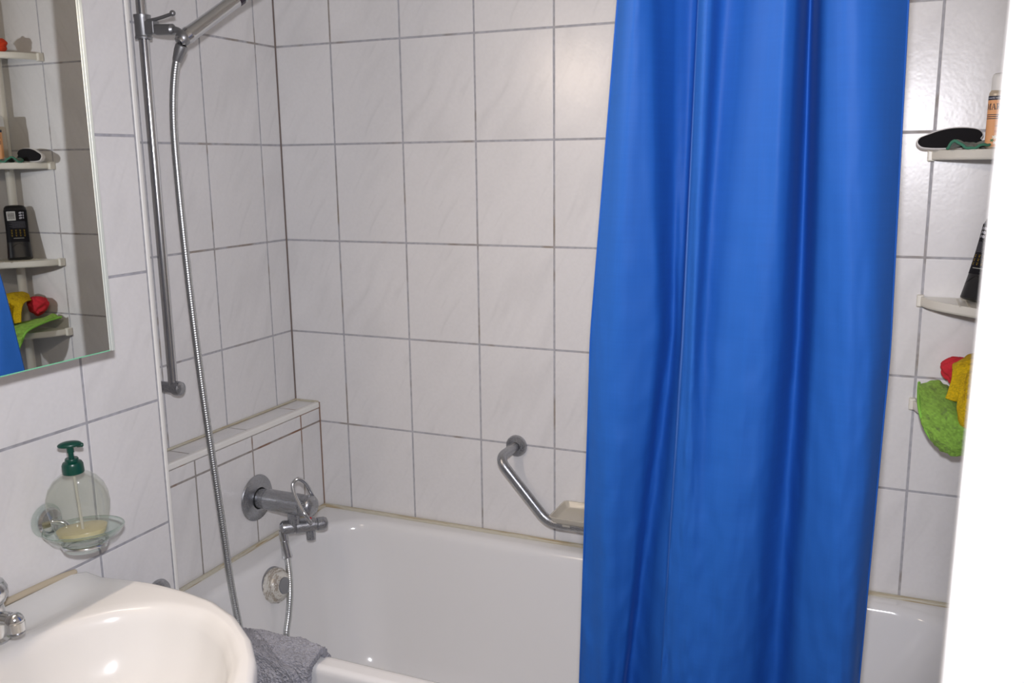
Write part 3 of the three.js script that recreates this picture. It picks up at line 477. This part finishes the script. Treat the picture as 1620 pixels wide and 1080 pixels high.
/* ---------- corner shelf ---------- */
const SHELF_Y = { a: 1.527, b: 1.238, c: 1.022, d: 1.838 };
{
  const t = thing('corner_shelf', 'white plastic corner shelf on a pole, right of the blue curtain', 'shelf', [1.728, 0.576, 0.036]), L = (g) => g.translate(-1.728, -0.576, -0.036);
  mesh('pole', L(rod(V(1.720, 0.578, 0.030), V(1.720, 2.398, 0.030), 0.0125)), whitePlasticM, t);
  const x0 = 1.568, r = XR - x0, out = [];
  const pts = []; for (let k = 0; k <= 24; k++) { const a = Math.PI - (Math.PI / 2) * (k / 24), s = 1 - 0.10 * Math.pow(Math.sin((k / 24) * Math.PI), 2); pts.push([XR - 0.003 + Math.cos(a) * r * s, 0.003 + Math.sin(a) * r * s]); }
  const sh = (inset) => { const s = new THREE.Shape(); s.moveTo(XR - 0.003 - inset, 0.003 + inset); pts.forEach(([x, z], i) => { const dx = x - XR, dz = z, l = Math.hypot(dx, dz); s.lineTo(Math.min(x - dx / l * inset, XR - 0.003 - inset), Math.max(z - dz / l * inset, 0.003 + inset)); }); s.closePath(); return s; };
  const slab = (inset, y0, y1, bev) => new THREE.ExtrudeGeometry(sh(inset), { depth: y1 - y0 - 2 * bev, bevelEnabled: bev > 0, bevelSize: bev, bevelThickness: bev, bevelOffset: -bev, bevelSegments: 2, curveSegments: 4 }).rotateX(Math.PI / 2).translate(0, y1 - bev, 0);
  for (const k of ['d', 'a', 'b', 'c']) {
    const y = SHELF_Y[k], s = new THREE.Group(); s.name = numbered('shelf_tray'); t.add(s);
    const rim = pts.map(([x, z]) => V(x, y - 0.008, z));
    mesh('tray_plate', L(slab(0.003, y - 0.0045, y, 0.001)), whitePlasticM, s);
    const band = []; for (const [o, h] of [[-0.004, -0.016], [0, -0.017], [0.0008, -0.012], [0.0008, 0.0005], [0, 0.0015], [-0.003, 0.0015], [-0.004, 0]]) band.push(pts.map(([x, z]) => { const dx = x - XR, dz = z, l = Math.hypot(dx, dz); return V(x + dx / l * o, y + h, Math.max(z + dz / l * o, 0.0015)); }));
    mesh('tray_rim', L(grid(band)), std({ color: 0xe6e3d8, roughness: 0.35, side: THREE.DoubleSide }), s);
    mesh('clip', [L(box(x0 - 0.010, x0 + 0.004, y - 0.020, y + 0.004, 0.001, 0.020, 0.003)), L(box(XR - 0.020, XR - 0.001, y - 0.020, y + 0.004, r - 0.004, r + 0.010, 0.003))], whitePlasticM, s);
    const ribs = []; for (let q = 0; q < 6; q++) ribs.push(L(box(1.63 + q * 0.016, 1.634 + q * 0.016, y - 0.0002, y + 0.0012, 0.03, 0.13 - q * 0.002)));
    mesh('drain_rib', ribs, std({ color: 0xd2cdbb, roughness: 0.4 }), s);
  }
}
// canvas prints
function print(w, h, draw) { const c = document.createElement('canvas'); c.width = w; c.height = h; const x = c.getContext('2d'); draw(x); const t = new THREE.CanvasTexture(c); t.colorSpace = THREE.SRGBColorSpace; t.anisotropy = 8; return t; }
function boxy(w, d, y, e, n = 48) { const r = []; for (let i = 0; i < n; i++) { const a = -i / n * Math.PI * 2, ca = Math.cos(a), sa = Math.sin(a); r.push(V(Math.sign(ca) * Math.pow(Math.abs(ca), e) * w, y, Math.sign(sa) * Math.pow(Math.abs(sa), e) * d)); } return r; }
function bottleGeo(profile, e, capTop = true) { const R = profile.map(([w, d, y]) => boxy(w, d, y, e)); R.unshift(R[0].map(() => V(0, profile[0][2], 0))); if (capTop) { const l = profile[profile.length - 1]; R.push(R[R.length - 1].map(() => V(0, l[2], 0))); } return creased(grid(R, true), 0.7); }
// a label wrapped on the front (+z) of a bottle
function wrap(w, d, e, y0, y1, a0, a1, off = 0.0004, lean) {
  const rows = [], n = 40, m = 12; for (let j = 0; j <= m; j++) { const row = []; for (let i = 0; i <= n; i++) { const a = a0 + (a1 - a0) * i / n, ca = Math.cos(a), sa = Math.sin(a), y = y0 + (y1 - y0) * j / m, [W, D] = typeof w === 'function' ? w(y) : [w, d]; row.push(V(Math.sign(ca) * Math.pow(Math.abs(ca), e) * (W + off), y, Math.sign(sa) * Math.pow(Math.abs(sa), e) * (D + off))); } rows.push(row); }
  const g = grid(rows), uv = g.attributes.uv, p = g.attributes.position;
  // even the print out along the curve
  for (let j = 0; j <= m; j++) { let L = [0]; for (let i = 1; i <= n; i++) { const A = rows[j][i - 1], B = rows[j][i]; L.push(L[i - 1] + A.distanceTo(B)); } for (let i = 0; i <= n; i++) uv.setXY(j * (n + 1) + i, L[i] / L[n], j / m); }
  return g;
}
{ // body wash with peach label
  const o = [1.690, SHELF_Y.a + 0.0018, 0.098], t = thing('body_wash_bottle', 'clear bottle with white cap and peach printed label on the shelf above the black bottle', 'bottle', o);
  t.rotation.y = -0.35;
  const W = 0.037, D = 0.022, e = 0.42;
  mesh('bottle', bottleGeo([[0.034, 0.019, 0], [W, D, 0.004], [W, D, 0.096], [0.0365, 0.0218, 0.1], [0.034, 0.0205, 0.104]], e), std({ color: 0xd9c9b0, roughness: 0.2, transmission: 0.3, thickness: 0 }), t);
  mesh('cap', bottleGeo([[0.034, 0.0205, 0.1015], [0.0345, 0.021, 0.104], [0.0345, 0.021, 0.126], [0.033, 0.0195, 0.132], [0.030, 0.0165, 0.134]], 0.5), std({ color: 0xe9e9e6, roughness: 0.35 }), t);
  const tex = print(512, 640, (x) => {
    x.fillStyle = '#efae78'; x.fillRect(0, 0, 512, 640); x.fillStyle = '#20253c'; x.fillRect(0, 0, 512, 52);
    x.fillStyle = '#c9cad2'; x.font = 'bold 22px sans-serif'; x.textAlign = 'center'; x.fillText('HAUTE TOLÉRANCE DERMATOLOGIQUE', 256, 34, 440);
    x.fillStyle = '#2a2738'; x.font = 'bold 32px serif'; x.fillText('LE PETIT', 256, 88); x.font = 'bold 84px serif'; x.save(); x.translate(256, 172); x.scale(1, 1.25); x.fillText('MARSEILLAIS', 0, 0, 440); x.restore();
    for (const y of [232, 256, 280]) { x.fillRect(40, y, 432, 10); }
    x.beginPath(); x.moveTo(256, 180); x.lineTo(352, 258); x.lineTo(256, 336); x.lineTo(160, 258); x.closePath(); x.fillStyle = '#fff5ea'; x.fill(); x.lineWidth = 7; x.strokeStyle = '#20253c'; x.stroke();
    x.fillStyle = '#39405e'; x.beginPath(); x.ellipse(252, 244, 30, 44, 0.1, 0, 7); x.fill(); x.fillStyle = '#fff5ea'; x.fillRect(236, 286, 14, 70); x.fillRect(258, 286, 14, 70);
    x.fillStyle = '#4a3328'; x.font = 'bold 18px sans-serif'; x.fillText('LAIT DOUCHE TRÈS DOUX', 256, 386, 400);
    x.fillStyle = '#c24f2a'; x.font = 'bold 24px serif'; x.fillText('FLEUR', 256, 420); x.font = 'bold 36px serif'; x.fillText("D'ORANGER", 256, 460, 300);
    for (const [px, py, c, r] of [[150, 520, '#f7f3e6', 26], [190, 556, '#f7f3e6', 24], [128, 560, '#3f7a4a', 20], [226, 530, '#3f7a4a', 18], [270, 560, '#e8802e', 34], [320, 530, '#3b7f77', 22], [360, 566, '#e36f2a', 26], [160, 590, '#f7f3e6', 20]]) { x.fillStyle = c; for (let k = 0; k < 5; k++) { x.beginPath(); x.ellipse(px + Math.cos(k * 1.257) * r * 0.5, py + Math.sin(k * 1.257) * r * 0.5, r * 0.62, r * 0.3, k * 1.257, 0, 7); x.fill(); } }
    x.fillStyle = '#7a4a2c'; x.fillRect(90, 618, 332, 5);
  });
  mesh('label', wrap(W, D, e, 0.004, 0.094, Math.PI * 0.96, Math.PI * 0.04), std({ map: tex, roughness: 0.4, side: THREE.DoubleSide }), t);
}
{ // black shower gel, leaning into the corner
  const t = thing('shower_gel_bottle', 'black shower gel bottle leaning into the corner on the middle shelf', 'bottle', [1.663, SHELF_Y.b + 0.003, 0.071]);
  const ax = V(0.61, 0, 0.79).normalize();               // broad side runs along this
  const yaw = Math.atan2(-0.79, 0.61); const face = V(-0.79, 0, 0.61);
  const q = new THREE.Quaternion().setFromRotationMatrix(new THREE.Matrix4().makeBasis(ax, V(0, 1, 0), face));
  const leanQ = new THREE.Quaternion().setFromAxisAngle(ax.clone(), -0.265); t.quaternion.copy(leanQ.multiply(q));
  const W = (y) => { const k = y / 0.165; return [0.034 - 0.0045 * Math.pow(k, 2) * 0.3 - 0.003 * Math.sin(k * 3.1), 0.0205 - 0.002 * Math.sin(k * 3.1)]; };
  const prof = []; prof.push([0.028, 0.016, 0]); for (const y of [0.003, 0.012, 0.03, 0.055, 0.08, 0.105, 0.13]) prof.push([...W(y), y]); prof.push([0.031, 0.019, 0.150], [0.0295, 0.0175, 0.158], [0.025, 0.0135, 0.1635], [0.018, 0.009, 0.165]);
  const bm = std({ color: 0x141417, roughness: 0.32 });
  mesh('bottle', bottleGeo(prof, 0.62), bm, t);
  const tex = print(384, 640, (x) => {
    x.fillStyle = '#15151a'; x.fillRect(0, 0, 384, 640);
    x.fillStyle = '#e8e8e4'; x.fillRect(196, 30, 130, 178); x.fillStyle = '#222'; const r = rng(5); for (let y = 44; y < 190;) { const h = 2 + Math.floor(r() * 5); x.fillRect(206, y, 108, h); y += h + 2 + Math.floor(r() * 5); }
    x.fillStyle = '#b9b9c2'; for (let k = 0; k < 3; k++) { x.fillRect(70, 40 + k * 50, 14, 36); x.beginPath(); x.ellipse(120, 60 + k * 52, 26, 18, 0.4, 0, 7); x.fill(); }
    x.fillStyle = '#5d5d64'; x.font = '15px sans-serif'; for (let k = 0; k < 9; k++) x.fillRect(56, 232 + k * 15, 250 - (k % 3) * 22, 6);
    x.fillStyle = '#9a8020'; for (let row = 0; row < 3; row++) for (let k = 0; k < 4; k++) { x.fillRect(70 + k * 64, 396 + row * 50, 30, 5); x.beginPath(); x.ellipse(84 + k * 64, 418 + row * 50, 8, 9, 0, 0, 7); x.fill(); }
    x.fillStyle = '#b9b9b0'; x.fillRect(100, 560, 160, 8);
  });
  mesh('label', wrap(W, 0, 0.62, 0.050, 0.148, Math.PI * 0.90, Math.PI * 0.10, 0.0004), std({ map: tex, roughness: 0.6, specularIntensity: 0.3, side: THREE.DoubleSide }), t);
  const [w0, d0] = W(0.035), gp = (fx, y) => { const [w, d] = W(y); const ca = fx, e = 0.62, cc = Math.pow(Math.abs(ca), 1 / e), s = Math.sqrt(Math.max(0, 1 - cc * cc)); return V(fx * w, y, Math.pow(s, e) * d); };
  mesh('groove_line', tube([gp(-0.93, 0.030), gp(-0.6, 0.034), gp(0, 0.046), gp(0.6, 0.034), gp(0.93, 0.030)], 0.0008, 60, 6), std({ color: 0x050506, roughness: 0.5 }), t);
}
{ // small white and red bottle seen in the mirror only
  const t = thing('small_bottle', 'small white bottle with a red label at the mirror edge', 'bottle', [1.722, SHELF_Y.b + 0.0018, 0.125]);
  mesh('bottle', bottleGeo([[0.018, 0.013, 0], [0.020, 0.015, 0.003], [0.020, 0.015, 0.062], [0.016, 0.012, 0.070], [0.010, 0.009, 0.074]], 0.7), whitePlasticM, t);
  mesh('cap', bottleGeo([[0.0105, 0.0095, 0.073], [0.0105, 0.0095, 0.088], [0.009, 0.008, 0.09]], 0.9), std({ color: 0xe7d9c0, roughness: 0.4 }), t);
  mesh('label', wrap(0.020, 0.015, 0.7, 0.012, 0.052, Math.PI * 1.3, -Math.PI * 0.3), std({ color: 0xc4302b, roughness: 0.4, side: THREE.DoubleSide }), t);
}
{ // orange thing on the topmost shelf, in the mirror only
  const t = thing('orange_sponge', 'orange red sponge on the topmost corner shelf, seen in the mirror', 'sponge', [1.632, SHELF_Y.d + 0.0018, 0.096]), n = noise2(91, 12, 12);
  const g = new THREE.SphereGeometry(1, 40, 28), P = g.attributes.position; for (let i = 0; i < P.count; i++) { const v = V().fromBufferAttribute(P, i), k = 1 + (n(v.x * 3 + 5, v.y * 3 + v.z * 2 + 5) - 0.5) * 0.25, y = v.y; v.multiplyScalar(k); const waist = 1 - 0.18 * Math.exp(-Math.pow((y + 0.15) / 0.25, 2)); P.setXYZ(i, v.x * 0.036 * waist, Math.max(0.0002, 0.019 + v.y * 0.021), v.z * 0.024 * waist); } g.computeVertexNormals();
  mesh('sponge', g, std({ color: 0xe0441c, roughness: 0.85 }), t);
}
{ // oval pad
  const c = [1.592, SHELF_Y.a + 0.0018 + 0.020, 0.052], t = thing('oval_scrub_pad', 'black oval pad with a white rim lying on the upper shelf beside the body wash', 'scrub pad', c);
  const pts = [[-0.0555, -0.004], [-0.050, -0.0125], [-0.035, -0.0165], [0.0, -0.019], [0.035, -0.019], [0.056, -0.016], [0.0575, -0.010], [0.0545, -0.004], [0.0585, 0.003], [0.053, 0.012], [0.036, 0.0175], [0.010, 0.0195], [-0.015, 0.0165], [-0.038, 0.009], [-0.052, 0.003]];
  const curve = new THREE.CatmullRomCurve3(pts.map(([x, y]) => V(x, y, 0)), true, 'centripetal');
  const shp = (k) => { const s = new THREE.Shape(curve.getPoints(90).map((p) => { const q = p.clone().sub(V(0, 0, 0)); const l = Math.hypot(q.x, q.y * 2.6); return new THREE.Vector2(q.x - q.x / l * k, q.y - Math.sign(q.y) * Math.min(Math.abs(q.y), k * Math.abs(q.y * 2.6) / l)); })); return s; };
  const rim = new THREE.ExtrudeGeometry(shp(0), { depth: 0.007, bevelEnabled: true, bevelSize: 0.0018, bevelThickness: 0.0025, bevelSegments: 3, curveSegments: 6 }).translate(0, 0, -0.0045);
  mesh('rim', rim, std({ color: 0xe4e1de, roughness: 0.45 }), t);
  mesh('pad', new THREE.ExtrudeGeometry(shp(0.0014), { depth: 0.003, bevelEnabled: true, bevelSize: 0.0006, bevelThickness: 0.001, bevelSegments: 2, curveSegments: 6 }).translate(0, 0, 0.0035), std({ color: 0x0d0b10, roughness: 0.95 }), t);
  t.rotation.set(-0.22, 0.10, 0.07);
}
const terry = (s, f) => { const a = noise2(s, f, f), b = noise2(s + 1, f * 2, f * 2); return dataTex(512, 512, (u, v) => a(u * f, v * f) * 0.55 + b(u * f * 2, v * f * 2) * 0.45, false); };
const terryTex = terry(101, 110);
{ // grey green scourer in front of it
  const t = thing('scouring_cloth', 'crumpled grey scouring cloth with a green edge in front of the black pad', 'cloth', [1.628, SHELF_Y.a + 0.0018, 0.094]);
  const rows = [], n = noise2(103, 16, 16); for (let j = 0; j <= 10; j++) { const row = []; for (let i = 0; i < 64; i++) { const a = -i / 64 * Math.PI * 2, r = j / 10, w = 0.0075 * r * Math.sin(a * 3 + 0.8) + 0.004 * r * Math.sin(a * 5 + 2), nn = (n(Math.cos(a) * r * 5 + 8, Math.sin(a) * r * 5 + 8) - 0.5) * 0.005; row.push(V(Math.cos(a) * 0.038 * r, Math.max(0.003, 0.0085 + w * 0.8 + nn + (1 - r) * 0.003), Math.sin(a) * 0.026 * r)); } rows.push(row); }
  const under = rows.map((r) => r.map((p) => V(p.x * 0.985, p.y - 0.0026, p.z * 0.985))).reverse();
  mesh('cloth', grid([...rows, ...under], true), std({ color: 0x7c8078, roughness: 1, bumpMap: terryTex, bumpScale: 0.0006 }), t);
  mesh('edging', new THREE.TubeGeometry(new THREE.CatmullRomCurve3(rows[10].filter((_, i) => i % 2 === 0).map((p) => p.clone().add(V(0, -0.0012, 0))), true), 120, 0.0028, 8, true), std({ color: 0x46836a, roughness: 0.9 }), t);
}
function stained(base, stain, amount, seed) { const a = noise2(seed, 14, 14), b = noise2(seed + 1, 60, 60); return dataTex(512, 512, (u, v) => { const k = smooth(0.55, 0.85, a(u * 14, v * 14) * 0.65 + b(u * 60, v * 60) * 0.35 + amount), g = 0.9 + b(u * 60 + 7, v * 60) * 0.2; return [0, 1, 2].map((i) => (base[i] * (1 - k) + stain[i] * k) * g); }, true); }
{ // green microfibre cloth hanging over the lowest shelf
  const o = [1.62, SHELF_Y.c, 0.11], t = thing('green_cloth', 'stained lime green microfibre cloth draped over the lowest corner shelf', 'cloth', o);
  const C = [
    [[1.5745, 1.062, 0.024], [1.606, 1.066, 0.022], [1.640, 1.054, 0.020], [1.678, 1.050, 0.020]],
    [[1.5735, 1.056, 0.078], [1.608, 1.054, 0.095], [1.646, 1.050, 0.100], [1.684, 1.046, 0.100]],
    [[1.5760, 1.036, 0.148], [1.612, 1.038, 0.176], [1.650, 1.036, 0.186], [1.694, 1.032, 0.190]],
    [[1.5860, 1.008, 0.160], [1.618, 1.006, 0.186], [1.648, 1.002, 0.194], [1.688, 1.000, 0.198]],
    [[1.6000, 0.985, 0.162], [1.622, 0.977, 0.184], [1.646, 0.974, 0.190], [1.672, 0.982, 0.196]],
    [[1.6140, 0.974, 0.164], [1.628, 0.966, 0.180], [1.644, 0.964, 0.186], [1.660, 0.969, 0.192]]];
  const n = noise2(111, 14, 14), CL = C.map((r) => r.map((p) => p.map((v, k) => v - o[k])));
  mesh('cloth', patch(CL, 50, 60, 0.004, (u, v) => (n(u * 6, v * 7) - 0.5) * 0.008 + (n(u * 13, v * 13 + 3) - 0.5) * 0.003), std({ map: stained([0.56, 0.74, 0.30], [0.47, 0.58, 0.30], -0.06, 113), roughness: 1, bumpMap: terryTex, bumpScale: 0.0012, sheen: 0.3, sheenColor: new THREE.Color(0.5, 0.7, 0.3) }), t);
  const hem = CL.map((r) => V(...r[0]));
  mesh('hem', tube(hem, 0.003, 60, 8), std({ color: 0x8fcf52, roughness: 0.9 }), t);
}
{ // red cloth bundle
  const t = thing('red_cloth', 'balled up red cloth on the lowest corner shelf behind the yellow one', 'cloth', [1.643, 1.103, 0.046]), n = noise2(121, 20, 20), m = noise2(123, 40, 40);
  const g = new THREE.SphereGeometry(1, 90, 60), P = g.attributes.position; for (let i = 0; i < P.count; i++) { const v = V().fromBufferAttribute(P, i), a = Math.atan2(v.z, v.x), k = 1 + (n(v.x * 2 + 6 + v.y, v.y * 2.4 + v.z * 2 + 6) - 0.5) * 0.22 - 0.07 * Math.pow(Math.abs(Math.sin(a * 2.5 + v.y * 3)), 8) + (m(v.x * 9 + 12, v.y * 9 + v.z * 9 + 12) - 0.5) * 0.03; P.setXYZ(i, v.x * 0.034 * k * (v.y < 0 ? 1 + v.y * 0.25 : 1), v.y * (v.y < 0 ? 0.036 : 0.024) * k, v.z * 0.03 * k); } g.computeVertexNormals();
  mesh('cloth', mergeVertices(g), std({ color: 0xd62f3c, roughness: 1, bumpMap: terryTex, bumpScale: 0.0008 }), t);
}
{ // yellow cloth
  const o = [1.66, 1.088, 0.108], t = thing('yellow_cloth', 'folded yellow cleaning cloth on the lowest corner shelf over the green one', 'cloth', o), n = noise2(131, 20, 20);
  const ym = std({ map: stained([0.84, 0.70, 0.05], [0.74, 0.60, 0.03], 0.0, 133), roughness: 0.95, bumpMap: terryTex, bumpScale: 0.0006 });
  const loc = (C) => C.map((r) => r.map((p) => p.map((v, k) => v - [1.66, 1.09, 0.12][k])));
  const back = loc([
    [[1.636, 1.118, 0.085], [1.655, 1.132, 0.075], [1.690, 1.138, 0.075], [1.722, 1.130, 0.085]],
    [[1.630, 1.114, 0.115], [1.652, 1.131, 0.118], [1.690, 1.137, 0.122], [1.726, 1.126, 0.126]],
    [[1.628, 1.092, 0.128], [1.650, 1.106, 0.138], [1.688, 1.110, 0.144], [1.728, 1.102, 0.146]],
    [[1.622, 1.060, 0.136], [1.640, 1.058, 0.146], [1.668, 1.060, 0.140], [1.716, 1.066, 0.138]]]);
  const front = loc([
    [[1.648, 1.112, 0.148], [1.656, 1.119, 0.158], [1.668, 1.116, 0.160], [1.678, 1.104, 0.150]],
    [[1.643, 1.085, 0.178], [1.652, 1.090, 0.188], [1.668, 1.090, 0.188], [1.680, 1.084, 0.178]],
    [[1.640, 1.055, 0.194], [1.650, 1.053, 0.206], [1.668, 1.052, 0.208], [1.686, 1.050, 0.198]],
    [[1.642, 1.030, 0.202], [1.656, 1.024, 0.212], [1.674, 1.018, 0.214], [1.696, 1.014, 0.206]]]);
  mesh('back_fold', patch(back, 40, 40, 0.004, (u, v) => (n(u * 5, v * 5) - 0.5) * 0.007), ym, t);
  mesh('front_fold', patch(front, 40, 40, 0.005, (u, v) => (n(u * 5 + 4, v * 5) - 0.5) * 0.006), ym, t);
  const side = loc([
    [[1.682, 1.112, 0.146], [1.698, 1.110, 0.156], [1.715, 1.105, 0.158], [1.732, 1.096, 0.150]],
    [[1.678, 1.076, 0.176], [1.698, 1.078, 0.188], [1.718, 1.074, 0.186], [1.736, 1.066, 0.176]],
    [[1.684, 1.034, 0.198], [1.702, 1.036, 0.204], [1.722, 1.032, 0.202], [1.738, 1.030, 0.190]]]);
  mesh('side_fold', patch(side, 30, 30, 0.005, (u, v) => (n(u * 5 + 9, v * 5) - 0.5) * 0.006), ym, t);
}

/* ---------- grey towel over the tub rim ---------- */
{
  const o = [0.47, 0.59, 0.70], t = thing('grey_towel', 'grey terry towel hanging over the front tub rim beside the washbasin', 'towel', o), n = noise2(141, 40, 40), m = noise2(143, 200, 200), RY = 0.576;
  const prof = [[0.655, 0.500], [0.662, 0.545], [0.668, 0.575], [0.676, 0.588], [0.695, 0.592], [0.714, 0.590], [0.727, 0.580], [0.733, 0.560], [0.735, 0.50], [0.736, 0.42], [0.737, 0.33], [0.737, 0.28]];
  const tm = std({ color: 0xa6a7b0, roughness: 1, bumpMap: dataTexTerry(), bumpScale: 0.004, sheen: 0.4, sheenColor: new THREE.Color(0.5, 0.5, 0.55), sheenRoughness: 0.7 });
  function dataTexTerry() { const a = noise2(145, 48, 48), b = noise2(147, 110, 110); return dataTex(512, 512, (u, v) => a(u * 48, v * 48) * 0.55 + b(u * 110, v * 110) * 0.45, false, 2, 3); }
  const sheet = (x0, x1, prof2, lift, thick, seed, amp = 0.012) => {
    const C = prof2.map(([z, y], k) => { const row = []; for (let i = 0; i <= 6; i++) { const f = i / 6, x = x0(k) + (x1(k) - x0(k)) * f; row.push([x - o[0], y + lift(f, k)[0] - o[1], z + lift(f, k)[1] - o[2]]); } return row; });
    return patch(C, 170, 240, thick, (u, v) => (u > 0.93 && !seed ? 0.0012 : 0) + (n(u * 7 + seed, v * 9) - 0.5) * amp + (m(u * 70 + seed, v * 110) - 0.5) * 0.0040);
  };
  mesh('cloth', sheet((k) => 0.335, (k) => 0.548 + Math.max(0, k - 7) * 0.002, prof, (f, k) => [0.005 * Math.sin(f * 3.2), 0], 0.012, 0), tm, t);
  // second layer folded over the first one
  const prof3 = prof.slice(3).map(([z, y]) => [z + 0.013, y + 0.008]);
  mesh('folded_layer', sheet((k) => 0.345, (k) => 0.39 + k * 0.035 > 0.535 ? 0.535 : 0.39 + k * 0.035, prof3, () => [0, 0.002], 0.010, 11), tm, t);
}

renderer.render(scene, camera);
